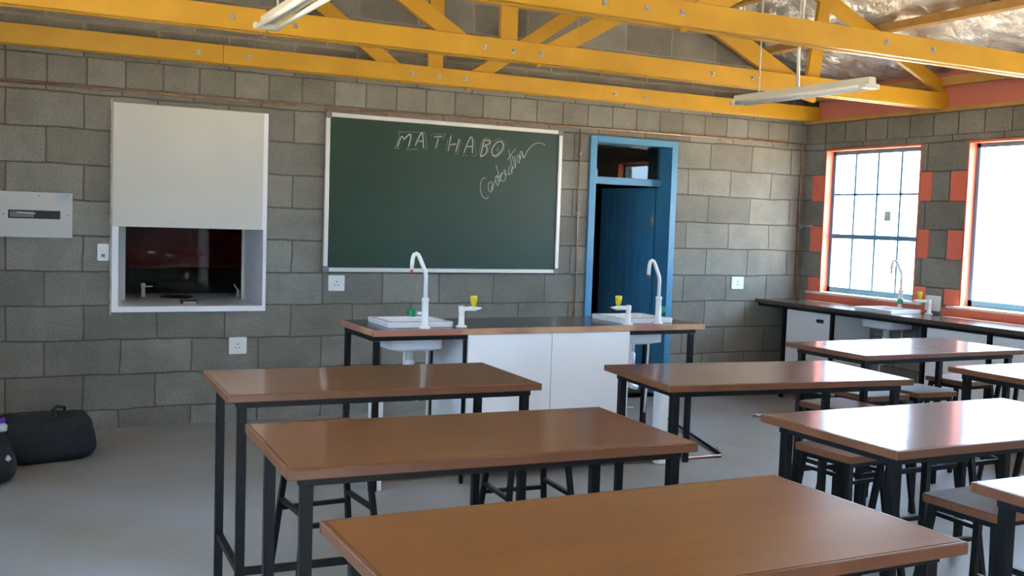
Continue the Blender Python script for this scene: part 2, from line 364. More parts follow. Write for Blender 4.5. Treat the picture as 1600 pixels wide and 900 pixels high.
# painted beam filling and wall plate along the right wall top
struct(MB().box(XR-0.045, XR+0.05, YB, 0.0, 2.515, 2.545).build('trim_1', M['raw_wood'], bevel=.003))
struct(MB().box(XR+0.0, XR+0.10, YB, 0.0, 2.545, 2.74).box(XR+.03, XR+.18, YB, 0, 2.74, 2.86).build('trim_2', M['pink']))
struct(MB().box(XL-0.08, XL+0.02, YB, 0.0, 2.53, 2.80).build('trim_3', M['pink']))

# ground outside
struct(MB().slab(-40, 60, -50, 40, -0.6, -0.30, [(XL-WT, XR+WT, YB-WT, 4.2)], 'xy').build('ground', M['soil']))

# ---------------------------------------------------------------- windows in the right wall
for i, (ya, yb) in enumerate(WIN):
    X = XR + 0.10
    mb = MB()
    for y0, y1 in ((ya, ya+.04), (yb-.04, yb)): mb.box(X-.02, X+.02, y0, y1, WZ0, WZ1)
    mb.box(X-.02, X+.02, ya, yb, WZ0, WZ0+.05); mb.box(X-.02, X+.02, ya, yb, WZ1-.04, WZ1)
    if i != 1: mb.box(X-.022, X+.022, ya, yb, 1.455, 1.495); mb.box(X-.012, X+.012, ya, yb, 1.850, 1.866)
    for k in (range(1, 4) if i != 1 else ()):
        yy = yb - .02 - (yb-ya-.04)*k/4; mb.box(X-.012, X+.012, yy-.009, yy+.009, WZ0, WZ1)
    f = struct(mb.build('window_%d' % (i+1), M['blue_steel']))
    MB().box(X-.003, X+.003, ya+.01, yb-.01, WZ0+.01, WZ1-.01).build('glass_pane', M['glass'], f)
    MB().box(XR-.045, XR+.085, ya-.10, yb+.10 if i else yb+.15, WZ0-.022, WZ0-.002).build('window_sill', M['offwhite'], f, bevel=.003)
    # coral painted reveals, quoins and apron
    e = .006; mb = MB()
    mb.box(XR-e, XR+.08, yb-.001-e, yb+e, WZ0, WZ1); mb.box(XR-e, XR+.08, ya-e, ya+.001+e, WZ0, WZ1)
    mb.box(XR-e, XR+.08, ya-e, yb+e, WZ1-e, WZ1+.012)
    for z0, z1 in ((1.797, 2.034), (1.322, 1.559)):
        mb.box(XR-e, XR+.004, yb, yb+.155, z0, z1); mb.box(XR-e, XR+.004, ya-.125, ya, z0, z1)
    mb.box(XR-e, XR+.004, ya-.125, ya, WZ0, 1.084); mb.box(XR-e, XR+.004, yb, yb+.155, WZ0, 1.084)
    mb.box(XR-e, XR+.004, ya-.14, yb+.17, .845, WZ0-.02)
    struct(mb.build('trim_%d' % (i+4), M['orange']))
for i, (ya, yb) in enumerate(WINL):
    X = XL - .1; mb = MB()
    for y0, y1 in ((ya, ya+.04), (yb-.04, yb)): mb.box(X-.02, X+.02, y0, y1, 1.05, WZ1)
    mb.box(X-.02, X+.02, ya, yb, 1.05, 1.10); mb.box(X-.02, X+.02, ya, yb, WZ1-.04, WZ1); mb.box(X-.02, X+.02, ya, yb, 1.6, 1.64)
    for k in range(1, 4): yy = ya + (yb-ya)*k/4; mb.box(X-.012, X+.012, yy-.01, yy+.01, 1.05, WZ1)
    f = struct(mb.build('window_%d' % (i+7), M['blue_steel']))
    MB().box(X-.003, X+.003, ya+.01, yb-.01, 1.06, WZ1-.01).build('glass_pane', M['glass'], f)

# ---------------------------------------------------------------- storeroom behind the front wall
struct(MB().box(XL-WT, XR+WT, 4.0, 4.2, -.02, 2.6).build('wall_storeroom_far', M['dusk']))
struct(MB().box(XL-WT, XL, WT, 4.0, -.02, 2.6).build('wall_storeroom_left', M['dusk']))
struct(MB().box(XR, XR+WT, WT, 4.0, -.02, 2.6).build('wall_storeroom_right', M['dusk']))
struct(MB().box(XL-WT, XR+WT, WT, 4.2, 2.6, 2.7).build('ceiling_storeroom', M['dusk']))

# ---------------------------------------------------------------- door with fanlight
mb = MB()
mb.box(4.43, 4.495, -.02, .20, 0, 2.26); mb.box(5.268, 5.33, -.02, .20, 0, 2.26); mb.box(4.495, 5.268, -.02, .20, 2.205, 2.26)
mb.box(4.495, 5.268, .13, .20, 1.862, 1.925)
dr = struct(mb.build('door_1', M['blue'], bevel=.003))
MB().box(4.49, 5.27, .163, .169, 1.92, 2.21).build('fanlight_glass', M['glass_dk'], dr)
a = math.radians(84.5); W_ = .76
mb = MB(); rot = Matrix.Rotation(-a, 3, 'Z')
# leaf drawn closed (towards -x from the hinge) then swung into the storeroom
nb = 7
for k in range(nb):
    mb.box(-W_ + W_*k/nb + .002, -W_ + W_*(k+1)/nb - .002, -.018, .018, .012, 1.855)
mb.box(-W_, 0, -.006, .006, .012, 1.855)
lf = mb.build('door_leaf', M['blue'], dr, bevel=.003)
lf.location = (5.262, .215, 0); lf.rotation_euler = (0, 0, -a)
mb = MB().box(-.62, -.02, .018, .042, .25, .37).box(-.62, -.02, .018, .042, 1.5, 1.62).box(-.62, -.02, .018, .042, .88, 1.0)
lg = mb.build('ledge', M['blue'], lf, bevel=.002)
for z in (1.56, .32):
    MB().lathe([(.008, -.05), (.008, .05)], (0, 0, 0), 12).box(-.03, 0, -.022, -.016, -.045, .045).build('hinge', M['galv'], lf, loc=(.004, -.018, z))
MB().lathe([(.018, 0), (.02, .012), (.01, .03), (.02, .045), (.024, .06), (.01, .072)], (0, 0, 0), 14, 'y').build('door_handle', M['galv'], lf, loc=(-.69, .018, .98))

# ================================================================ ROOF TRUSSES
def truss(Y, label, bolts, splice, dl, dr_, post_x, far_diag):
    t = thing('roof_truss', label, 'roof truss', (0, Y, 0), 0, 'yellow roof trusses')
    zc = 2.598; X0, X1 = 2*RIDGE-XR+.002, XR-.002
    for s in (-1, 1):
        if splice:
            mb = MB().box(X0, splice-.002, s*.037-.018, s*.037+.018, 2.535, 2.662).box(splice+.002, X1, s*.037-.018, s*.037+.018, 2.535, 2.662)
        else: mb = MB().box(X0, X1, s*.037-.018, s*.037+.018, 2.535, 2.662)
        mb.build('bottom_chord', M['yellow'], t, bevel=.003)
    for s in (1, -1):   # rafters, a single middle ply
        xe = XR if s > 0 else 2*RIDGE-XR; h = .145
        pts = [(RIDGE, roof_z(RIDGE)-h-.01), (RIDGE, roof_z(RIDGE)-.01), (xe, 2.75), (xe, 2.64)]
        MB().prism(pts, -.018, .018).build('rafter', M['yellow' if splice != 1.349 else 'shade_wood'], t)
    MB().box(post_x-.06, post_x+.06, -.0175, .0175, 2.56, roof_z(post_x)-.12).build('king_post', M['yellow'], t, bevel=.002)
    def web(x0, z0, sl, x1, hw=.054):
        z1 = z0 + sl*(x1-x0); MB().bar((x0, 0, z0), (x1, 0, z1), .035, hw*2, (0, 0, 1)).build('web', M['yellow'], t, bevel=.002)
    web(*dr_); web(*dl)
    if far_diag:
        web(5.26, 2.59, -.47, 4.05, .07); web(2*RIDGE-5.28, 2.60, .47, 2*RIDGE-4.05)
        MB().bar((5.385, 0.0, 2.49), (5.50, 0.0, 3.24), .035, .115, (1, 0, 0)).build('strut', M['yellow'], t, bevel=.002)
    mb_t = None
    for x in bolts:
        z = 2.598 + random.uniform(-.006, .006)
        mb = MB().box(-.014, .014, -.004, 0, -.016, .016).lathe([(.008, -.016), (.008, -.004)], (0, 0, 0), 6, 'y')
        mb.build('bolt', M['galv'], t, loc=(x, -.055, z))
    return t
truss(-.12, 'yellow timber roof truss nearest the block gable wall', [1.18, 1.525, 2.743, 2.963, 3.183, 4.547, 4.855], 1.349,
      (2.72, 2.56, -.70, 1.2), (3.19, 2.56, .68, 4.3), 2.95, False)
truss(-1.55, 'yellow timber roof truss second from the gable, left lamp crossing before it', [1.10, 1.457, 2.659, 2.863, 3.068, 4.442, 4.799], 1.295,
      (2.60, 2.58, -.60, 1.6), (3.04, 2.56, .57, 4.62), 2.85, True)
truss(-3.12, 'yellow timber roof truss closest to the viewer, cut by the picture top', [2.552, 2.804, 3.02, 4.446, 4.82], None,
      (2.60, 2.58, -.60, 1.6), (3.04, 2.56, .57, 4.62), 2.80, False)
# purlins run from gable to back over the rafters
PUR = [6.10, 5.44, 4.76, 4.08, 3.40]
pl = ['eaves purlin along the top of the right wall', 'ochre purlin lying lowest in front of the foil above right wall', 'ochre purlin second up the right roof slope', 'ochre purlin third up the right roof slope',
      'ochre purlin fourth up the right roof slope', 'ochre purlin nearest the ridge on the right slope']
for i, x in enumerate([6.80] + PUR):
    o = MB().box(-.019, .019, YB, 0, 0, .076).build('purlin', M['raw_wood'], bevel=.003)
    o.location = (x, 0, roof_z(x) - .004 if i else 2.72); o.rotation_euler = (0, math.radians(23.3) if i else 0, 0)
    tag(o, pl[i], 'roof purlin', 'roof purlins')

# ================================================================ FLUORESCENT BATTENS
def batten(loc, L, label, rods):
    t = thing('fluorescent_batten', label, 'ceiling lamp', loc, 0, 'hanging fluorescent battens')
    mb = MB().prism([(-.03, 0), (.03, 0), (.024, .042), (-.024, .042)], 0, L, 'xz'); mb.build('housing', M['cream_pl'], t, bevel=.002)
    for y in (.0, L-.045):
        MB().box(-.062, .062, y, y+.045, -.022, .006).build('lamp_holder', M['cream_pl'], t, bevel=.006)
    for s in (-1, 1): MB().lathe([(.0125, .04), (.0125, L-.04)], (s*.042, 0, -.012), 14, 'y').build('tube', M['plastic'], t)
    for y in rods:
        MB().tube([(0, y, .04), (0, y, roof_z(loc[0]) - loc[2] + .02)], .005, 8).build('suspension_rod', M['cream_pl'], t)
    return t
b1 = batten((4.36, -3.17, 2.36), 1.19, 'cream fluorescent batten hanging at right between the two nearer trusses', (.62, .97))
MB().tube([(0.016, .62, .04), (.006, .62, .25), (.03, .62, .6), (.016, .62, 1.1)], .009, 8).build('supply_cable', M['plastic'], b1)
batten((1.06, -3.55, 2.405), 1.0, 'cream fluorescent batten at top left, only its far end in view', (.22, .78))

# ================================================================ FRONT WALL FITTINGS
# chalkboard
t = thing('chalkboard', 'long green chalkboard with chalk writing, hung left of the blue door', 'chalkboard', (0, 0, 0))
MB().box(2.155, 4.125, -.022, -.004, 1.115, 2.255).build('board', M['board'], t)
mb = MB(); mb.box(2.17, 4.11, -.034, -.002, 2.243, 2.276).box(2.17, 4.11, -.034, -.002, 1.092, 1.125).box(2.132, 2.165, -.034, -.002, 1.13, 2.24).box(4.115, 4.148, -.034, -.002, 1.13, 2.24)
MB_f = mb.build('frame', M['alu'], t, bevel=.005)
for x, z in ((2.152, 2.256), (4.128, 2.256), (2.152, 1.112), (4.128, 1.112)):
    MB().rrect([(0, 0, -.036, .048, .048, .018), (0, 0, -.002, .048, .048, .018)]).build('corner_cap', M['greypl'], t, loc=(x, 0, z)).rotation_euler = (math.radians(-90), 0, 0)
WORD_MAIN=[[(2.698,2.053),(2.73,2.133),(2.752,2.115)],[(2.749,2.112),(2.791,2.152),(2.807,2.142),(2.791,2.065)],[(2.844,2.071),(2.888,2.167),(2.904,2.16),(2.914,2.058)],[(2.871,2.108),(2.909,2.11)],[(3.0,2.148),(3.067,2.158)],[(3.036,2.139),(3.016,2.061)],[(3.142,2.164),(3.123,2.047)],[(3.128,2.095),(3.189,2.107)],[(3.215,2.148),(3.188,2.045)],[(3.257,2.037),(3.303,2.153),(3.329,2.155),(3.333,2.042)],[(3.282,2.092),(3.328,2.095)],[(3.433,2.153),(3.404,2.022)],[(3.433,2.153),(3.48,2.15),(3.474,2.125),(3.434,2.108)],[(3.434,2.108),(3.459,2.094),(3.45,2.046),(3.404,2.019)],[(3.582,2.153),(3.542,2.139),(3.506,2.085),(3.511,2.04),(3.545,2.036),(3.585,2.072),(3.604,2.121),(3.582,2.153)]]
WORD_FAINT=[[(2.677,2.041),(2.711,2.135),(2.704,2.166),(2.76,2.17)],[(2.76,2.17),(2.841,2.176),(2.923,2.178)],[(2.923,2.178),(2.942,2.068),(2.92,2.055)],[(2.677,2.038),(2.72,2.046)],[(2.77,2.038),(2.87,2.047)],[(2.791,2.065),(2.779,2.041)],[(2.98,2.171),(3.096,2.178)],[(3.096,2.175),(3.071,2.135)],[(2.981,2.168),(2.978,2.147)],[(3.128,2.175),(3.158,2.177)],[(3.103,2.052),(3.117,2.138)],[(3.179,2.03),(3.205,2.037),(3.227,2.14)],[(3.235,2.021),(3.291,2.024)],[(3.346,2.15),(3.363,2.034),(3.324,2.02)],[(3.384,2.03),(3.426,2.164),(3.493,2.157),(3.482,2.108),(3.47,2.053)],[(3.501,2.139),(3.561,2.173),(3.61,2.146),(3.605,2.085),(3.546,2.021),(3.504,2.037)],[(3.544,2.069),(3.563,2.107),(3.559,2.046)]]
CURSIVE=[[(3.457,1.853),(3.432,1.846),(3.413,1.81),(3.412,1.762),(3.43,1.709),(3.464,1.687),(3.49,1.706)],[(3.505,1.826),(3.483,1.807),(3.484,1.765),(3.505,1.742),(3.521,1.767),(3.516,1.814),(3.505,1.826)],[(3.51,1.79),(3.514,1.761),(3.539,1.827),(3.545,1.846)],[(3.547,1.876),(3.545,1.846),(3.563,1.799),(3.576,1.829),(3.55,1.876)],[(3.543,1.965),(3.563,1.912),(3.578,1.859),(3.589,1.836)],[(3.557,1.882),(3.576,1.829),(3.585,1.848)],[(3.578,1.859),(3.597,1.896),(3.61,1.903),(3.594,1.872),(3.599,1.836),(3.619,1.837),(3.635,1.862),(3.616,1.927)],[(3.629,1.934),(3.637,1.886),(3.657,1.899)],[(3.675,1.966),(3.66,1.929),(3.668,1.888),(3.69,1.919),(3.696,1.961),(3.683,1.924),(3.698,1.907)],[(3.718,2.1),(3.685,2.063),(3.647,2.006)],[(3.654,2.091),(3.665,2.049),(3.681,1.99),(3.696,1.943)],[(3.686,2.045),(3.708,1.986),(3.723,1.95)],[(3.706,2.046),(3.722,1.987),(3.713,1.95),(3.696,1.943)],[(3.733,2.047),(3.739,1.999),(3.756,1.994),(3.75,2.048),(3.733,2.047)],[(3.754,2.049),(3.769,2.019),(3.757,2.067),(3.773,2.08),(3.785,2.038),(3.802,2.036)],[(3.773,2.086),(3.799,2.039),(3.821,2.083),(3.861,2.13),(3.908,2.158),(3.95,2.16),(3.989,2.147)]]
def chalk_word(strokes, r, m, name):
    mb = MB()
    for st in strokes:
        if len(st) > 2:   # smooth
            P3 = [Vector((a, 0, b)) for a, b in st]; q = []
            for i in range(len(P3)-1):
                p0, p1, p2, p3 = P3[max(i-1, 0)], P3[i], P3[i+1], P3[min(i+2, len(P3)-1)]
                for k in range(5):
                    u = k/5; q.append(0.5*((2*p1) + (p2-p0)*u + (2*p0-5*p1+4*p2-p3)*u*u + (3*p1-p0-3*p2+p3)*u**3))
            q.append(P3[-1])
        else: q = [Vector((a, 0, b)) for a, b in st]
        mb.tube([(v.x, -.0222, v.z) for v in q], r, 6, flat=.2)
    return mb.build(name, m, t)
chalk_word(WORD_FAINT, .0034, M['chalk_f'], 'chalk_outline')
chalk_word(WORD_MAIN, .0056, M['chalk'], 'chalk_lettering')
chalk_word(CURSIVE, .0029, M['chalk'], 'chalk_handwriting')

# fume cupboard
t = thing('fume_cupboard', 'white wall fume cupboard with raised front and open dark interior', 'fume cupboard', (0, 0, 0))
fx0, fx1, fz0, fz1 = .652, 1.706, .803, 2.230
mb = MB().slab(fx0, fx1, fz0, fz1, -.03, .012, [(.695, 1.68, .843, 1.392)])
mb.build('surround', M['white'], t, bevel=.003)
mb = MB().box(fx0+.004, fx1-.035, -.040, -.030, 1.392, fz1-.004); mb.build('front_panel', M['offwhite'], t, bevel=.002)
MB().box(1.68, 1.70, .012, .55, .84, 1.62).build('side_wall', M['white'], t); MB().box(.672, .69, .012, .55, .84, 1.62).build('side_wall', M['white'], t)
MB().box(.60, .81, .55, .565, .838, 1.62).build('inner_jamb', M['offwhite'], t); MB().box(1.660, 1.96, .55, .565, .838, 1.62).build('inner_jamb', M['offwhite'], t)
MB().box(.60, 1.96, .012, 1.22, .815, .838).build('work_surface', M['white'], t)
MB().box(.60, 1.96, 1.20, 1.206, .838, 1.66).build('glass_back', M['glass_dk'], t)
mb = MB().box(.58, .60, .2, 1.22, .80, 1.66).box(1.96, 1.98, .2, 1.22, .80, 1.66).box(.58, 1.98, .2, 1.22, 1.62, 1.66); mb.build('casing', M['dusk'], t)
mb = MB()
for k in range(40):   # crumbly plaster bead down the left edge
    z = fz0 + (fz1-fz0)*k/39; r = random.uniform(.004, .009); mb.lathe([(r*.6, -.022), (r, 0), (r*.6, .022)], (fx0-.004, -.004, z), 7)
mb.build('filler_bead', M['paper'], t)
# tap, cup sink and drain inside
t2 = thing('gas_tap', 'small white tap with side nozzle at left inside the fume cupboard', 'tap', (.975, .84, .838), 0, 'fume cupboard taps')
MB().lathe([(.022, 0), (.022, .01), (.016, .014), (.016, .085), (.019, .088), (.019, .10), (.010, .108)], n=16).build('body', M['plastic'], t2)
MB().tube([(.01, 0, .083), (.05, 0, .083), (.07, 0, .083)], [.008, .006, .004], 10).build('nozzle', M['plastic'], t2)
t2 = thing('gas_tap', 'small white tap leaning at right inside the fume cupboard', 'tap', (1.70, .84, .838), 0, 'fume cupboard taps')
MB().lathe([(.018, 0), (.018, .01), (.012, .014), (.012, .05), (.006, .06)], n=16).build('body', M['plastic'], t2)
MB().tube([(0, 0, .045), (-.02, 0, .08), (-.035, 0, .10)], [.009, .006, .004], 10).build('nozzle', M['plastic'], t2)
tag(MB().lathe([(.125, 0), (.128, .003), (.115, .004), (.112, .0015)], (1.22, .82, .839), 28).build('round_plate', M['dark']), 'flat round black plate on the fume cupboard shelf', 'plate')
t2 = thing('cup_sink', 'small black cup sink with raised rim at fume cupboard front', 'sink', (1.215, .26, .839))
MB().rrect([(0, 0, 0, .12, .09, .02), (0, 0, .024, .12, .09, .02), (0, 0, .024, .098, .068, .015), (0, 0, .006, .092, .062, .015)]).build('bowl', M['dark'], t2)
MB().box(-.045, .045, -.0465, -.045, .004, .012).build('trim_strip', M['galv'], t2)
# red reflection in the cupboard glass, put in as a rumpled storeroom sheet
bm = bmesh.new(); g = []
for i in range(61):
    row = []
    for j in range(25):
        x = .4 + 3.2*i/60; u = j/24; y = 2.3 + .10*noise.noise(Vector((x*3, u*3, 0))) + .06*math.sin(x*9+u*2) + .3*(1-u)
        z = .98 + .80*u + .05*noise.noise(Vector((x*2, u*2, 5)))
        row.append(bm.verts.new((x, y - .12*math.sin(u*math.pi*3)*math.cos(x*2.1), z)))
    g.append(row)
for i in range(60):
    for j in range(24): bm.faces.new((g[i][j], g[i+1][j], g[i+1][j+1], g[i][j+1])).smooth = True
me = bpy.data.meshes.new('red_reflection'); bm.to_mesh(me); bm.free(); me.materials.append(M['red_reflection'])
o = bpy.data.objects.new('red_reflection', me); C.objects.link(o); o.modifiers.new('thickness', 'SOLIDIFY').thickness = .01
tag(o, 'rumpled red sheet standing in for a reflection in the fume cupboard glass', 'cloth')
tag(MB().box(.2, 3.8, 2.28, 2.75, .66, .70).box(.25, .32, 2.35, 2.7, 0, .66).box(3.65, 3.72, 2.35, 2.7, 0, .66).build('storeroom_shelf', M['dusk']), 'dark shelf in the storeroom under the red reflection sheet', 'shelf')
tag(MB().tube([(.36, 2.62, 1.70), (3.64, 2.62, 1.70)], .012, 8).box(.35, .37, 2.62, 2.64, .70, 1.71).box(3.63, 3.65, 2.62, 2.64, .70, 1.71).build('reflection_rail', M['dusk']), 'dark rail that carries the red reflection sheet in the storeroom', 'rail')

# distribution board
t = thing('distribution_board', 'flat grey-white distribution board with dark breaker slot, at far left', 'electrical panel', (0, 0, 0))
MB().slab(-.36, .405, 1.305, 1.604, -.028, -.001, [(.018, .330, 1.429, 1.483)]).build('cover', M['db'], t, bevel=.003)
MB().box(.016, .332, -.012, -.006, 1.427, 1.485).build('breaker_slot', M['dark'], t)
mb = MB()
for k in range(9): mb.box(.03 + k*.016, .043 + k*.016, -.022, -.012, 1.437, 1.474)
mb.build('breaker_row', M['greypl'], t)
mb = MB()
for k in range(12): mb.box(.072 + k*.0095, .072 + k*.0095 + random.uniform(.004, .008), -.0235, -.022, 1.464 - .0004*k, 1.471 - .0004*k)
mb.build('label_strip', M['paper'], t)
for x, z in ((.375, 1.455), (-.01, 1.455), (.375, 1.59), (.2, 1.58)): MB().lathe([(.005, -.031), (.005, -.028)], (0, 0, 0), 10, 'y').build('screw', M['greypl'], t, loc=(x, 0, z))

def plate(x0, x1, z0, z1, label, kind, right=False):
    cx, cz, w_, h = (x0+x1)/2, (z0+z1)/2, x1-x0, z1-z0
    loc = (cx, -.001, cz) if not right else (XR-.008, cx, cz)
    t = thing('wall_socket' if kind == 'socket' else 'light_switch', label, 'socket' if kind == 'socket' else 'light switch', loc, 0 if not right else math.radians(-90))
    MB().rrect([(0, 0, 0, w_, h, .008), (0, 0, .009, w_, h, .008), (0, 0, .012, w_-.006, h-.006, .006)]).build('cover_plate', M['plastic'], t).rotation_euler = (math.radians(90), 0, 0)
    if kind == 'socket':
        MB().box(-.012+w_*.2, .012+w_*.2, -.017, -.012, h*.18, h*.30).build('rocker', M['plastic'], t, bevel=.002)
        mb = MB()
        for px, pz, r in ((0, .012, .006), (-.012, -.014, .005), (.012, -.014, .005)): mb.lathe([(r, -.0128), (r, -.0118)], (px, 0, pz), 12, 'y')
        mb.build('pin_holes', M['greypl'], t)
    else:
        MB().box(-.010, .010, -.017, -.012, h*.05, h*.30).build('rocker', M['plastic'], t, bevel=.002)
        MB().box(-.012, .012, -.013, -.0118, -h*.28, -h*.10).build('indicator', M['greypl'], t)
plate(.562, .637, 1.155, 1.272, 'narrow white switch plate between grey electrical panel and fume cupboard', 'switch')
plate(1.451, 1.580, .490, .613, 'square white socket low on the wall below the fume cupboard', 'socket')
plate(2.180, 2.308, .947, 1.065, 'square white socket under the lower left corner of the chalkboard', 'socket')
plate(6.000, 6.140, .957, 1.072, 'square white socket on the block wall right of the blue door', 'socket')
plate(-1.650, -1.500, .893, 1.022, 'white socket above the right worktop between the two windows', 'socket', True)

# surface pipes on the front wall
mb = MB().tube([(XL+.02, -.012, 2.312), (2.1, -.012, 2.308), (4.3, -.012, 2.318), (6.76, -.012, 2.328)], .008, 8).tube([(6.76, -.012, 2.328), (6.768, -.012, 2.31), (6.765, -.012, .87)], .010, 8)
o = mb.build('copper_conduit', M['copper']); tag(o, 'copper conduit along the top of the front wall and down its right corner', 'conduit')
for x in (.3, 1.1, 1.9, 2.7, 3.5, 4.2, 5.0, 5.8, 6.6): MB().box(-.012, .012, -.012, 0, -.012, .012).build('saddle_clip', M['copper'], o, loc=(x, -.004, 2.315))
o = tag(MB().tube([(4.325, -.014, 2.30), (4.33, -.012, 1.6), (4.335, -.014, .10)], .0065, 8).build('copper_pipe', M['copper']), 'thin copper pipe running straight down between chalkboard and blue door', 'pipe')
for z in (2.1, 1.6, 1.1, .6): MB().box(-.012, .012, -.010, .0, -.009, .009).build('saddle_clip', M['galv'], o, loc=(4.332, -.001, z))
o = tag(MB().tube([(6.805, -.03, 1.60), (6.76, -.10, 1.56), (6.79, -.18, 1.56)], .006, 8).lathe([(.02, 0), (.02, .01)], (6.80, -.02, 1.56), 12, 'y').build('hook', M['galv']), 'small metal hook in the right corner of the block wall', 'hook')

# ================================================================ DEMONSTRATION BENCH
BX0, BX1, BY0, BY1, BZ = 1.750, 3.985, -2.236, -1.640, .90
SK = [(2.075, -1.945), (3.615, -1.945)]
t = thing('demonstration_bench', 'long demonstration bench with dark top, black legs and white cupboard below', 'laboratory bench', (2.87, -1.94, 0))
def L(mb, name, m, parent=t, **k): return mb.build(name, m, parent, loc=(-2.87, 1.94, 0), **k)
holes = [(x-.166, x+.166, y-.141, y+.141) for x, y in SK]
L(MB().slab(BX0+.012, BX1-.012, BY0+.012, BY1, BZ-.034, BZ, holes, 'xy'), 'bench_top', M['bench'])
L(MB().box(BX0, BX1, BY0, BY0+.012, BZ-.034, BZ+.001).box(BX0, BX0+.012, BY0+.012, BY1, BZ-.034, BZ+.001).box(BX1-.012, BX1, BY0+.012, BY1, BZ-.034, BZ+.001), 'edge_strip', M['pine'], bevel=.002)
mb = MB()
for y in (BY0+.05, BY1-.05): mb.box(BX0+.02, BX1-.05, y-.016, y+.016, BZ-.062, BZ-.034)
for x in (BX0+.036, BX1-.075): mb.box(x-.016, x+.016, BY0+.066, BY1-.066, BZ-.066, BZ-.034)
L(mb, 'frame', M['steel'])
for x in (BX0+.036, BX1-.075):
    for y in (BY0+.05, BY1-.05): L(MB().box(x-.016, x+.016, y-.016, y+.016, 0, BZ-.066), 'leg', M['steel'], bevel=.002)
for x in (2.335, 3.41): L(MB().box(x-.012, x+.012, BY1-.066, BY1-.034, 0, BZ-.066), 'leg', M['steel'])
# central cupboard
cb = L(MB().box(2.325, 2.342, BY0+.067, BY1-.07, .10, BZ-.034).box(3.402, 3.418, BY0+.067, BY1-.07, .10, BZ-.034).box(2.342, 3.402, BY0+.067, BY1-.07, .10, .118).box(2.342, 3.402, BY1-.086, BY1-.07, .118, BZ-.034), 'cupboard', M['white'])
for a_, b_ in ((2.325, 2.867), (2.871, 3.418)):
    o = MB().box(a_, b_, BY0+.012, BY0+.030, .10, BZ-.036).build('cupboard_door', M['white'], cb, bevel=.002)
for x in (2.322,): L(MB().box(x-.012, x, BY0+.034, BY0+.06, 0.0, BZ-.066), 'stile', M['steel'])
# white pipe trunking at both ends, under each sink
for x, h in ((3.73, .62), (1.805, .62)): L(MB().box(x-.028, x+.028, -2.19, -2.10, .0, h), 'pipe_cover', M['plastic'], bevel=.003)

def sink(x, y, z, label, rz=0):
    t = thing('lab_sink', label, 'sink', (x, y, z), rz, 'white laboratory sinks')
    MB().rrect([(0, 0, .001, .394, .362, .02), (0, 0, .026, .400, .368, .022), (0, 0, .031, .392, .360, .02), (0, 0, .031, .330, .290, .03),
                (0, 0, .024, .322, .274, .03), (0, 0, -.110, .31, .265, .04), (0, 0, -.125, .20, .16, .03)]).build('rim', M['sink'], t)
    MB().rrect([(0, 0, -.145, .24, .20, .04), (0, 0, -.130, .327, .277, .05), (0, 0, -.04, .327, .277, .04), (0, 0, -.036, .325, .276, .04), (0, 0, -.127, .312, .267, .04)]).build('bowl', M['sink'], t)
    w_ = MB().lathe([(.028, -.20), (.028, -.150), (.036, -.146)], (0, 0, 0), 16).lathe([(.034, -.32), (.034, -.215), (.020, -.20)], (0, 0, 0), 16).tube([(0, 0, -.32), (0, 0, -.40), (.02, 0, -.43), (.06, 0, -.44)], .018, 12)
    w_.build('waste_trap', M['hose'], t)
    mb = MB().tube([(-.07, -.10, -.42)] + [(-.07 + .07*(1-math.cos(a_)), -.10, -.16 + .075*math.sin(a_)) for a_ in [k*math.pi/10 for k in range(11)]] + [(.08, -.08, -.30), (.10, -.05, -.46), (.10, -.04, -.60)], .007, 8)
    mb.build('supply_hose', M['hose'], t)
    return t
sink(SK[0][0], SK[0][1], BZ, 'white lab sink at left end of the demonstration bench')
sink(SK[1][0], SK[1][1], BZ, 'white lab sink at right end of the demonstration bench')

def swan(x, y, z, label, rz=0, h=.42):
    t = thing('swan_neck_tap', label, 'tap', (x, y, z), rz, 'white swan neck taps')
    MB().lathe([(.032, 0), (.032, .008), (.020, .014), (.0185, .10), (.0185, .155), (.021, .158), (.021, .17), (.014, .176)], n=18).build('base', M['plastic'], t)
    pts = [(0, 0, .17), (0, 0, h-.125), (-.005, 0, h-.10), (-.042, 0, h-.02), (-.050, 0, h-.007), (-.062, 0, h), (-.074, 0, h-.006), (-.081, 0, h-.022), (-.084, 0, h-.05), (-.086, 0, h-.09)]
    MB().tube(pts, .0115, 14).build('spout', M['plastic'], t)
    MB().lathe([(.005, h-.112), (.008, h-.10), (.009, h-.088)], (-.086, 0, 0), 12).build('nozzle', M['redpl'] , t)
    return t
def knob_green(t, dx, dy=.0, z=.085):
    MB().tube([(0, .0, z), (dx*.55, dy*.55, z)], .010, 10).build('valve_stem', M['plastic'], t)
    mb = MB(); mb.rrect([(0, 0, -.02, .036, .036, .006), (0, 0, -.012, .044, .044, .01), (0, 0, .014, .044, .044, .01), (0, 0, .02, .034, .034, .006)])
    mb.build('green_knob', M['green'], t, loc=(dx, dy, z)).rotation_euler = (0, math.radians(90), 0)
s1 = swan(2.072, -2.175, BZ, 'white swan neck tap in front of the left bench sink', 0)
knob_green(s1, -.055, .06)
s2 = swan(3.665, -2.165, BZ, 'white swan neck tap at the right bench sink, in front of the door', 0, .40)
knob_green(s2, .06, .05)
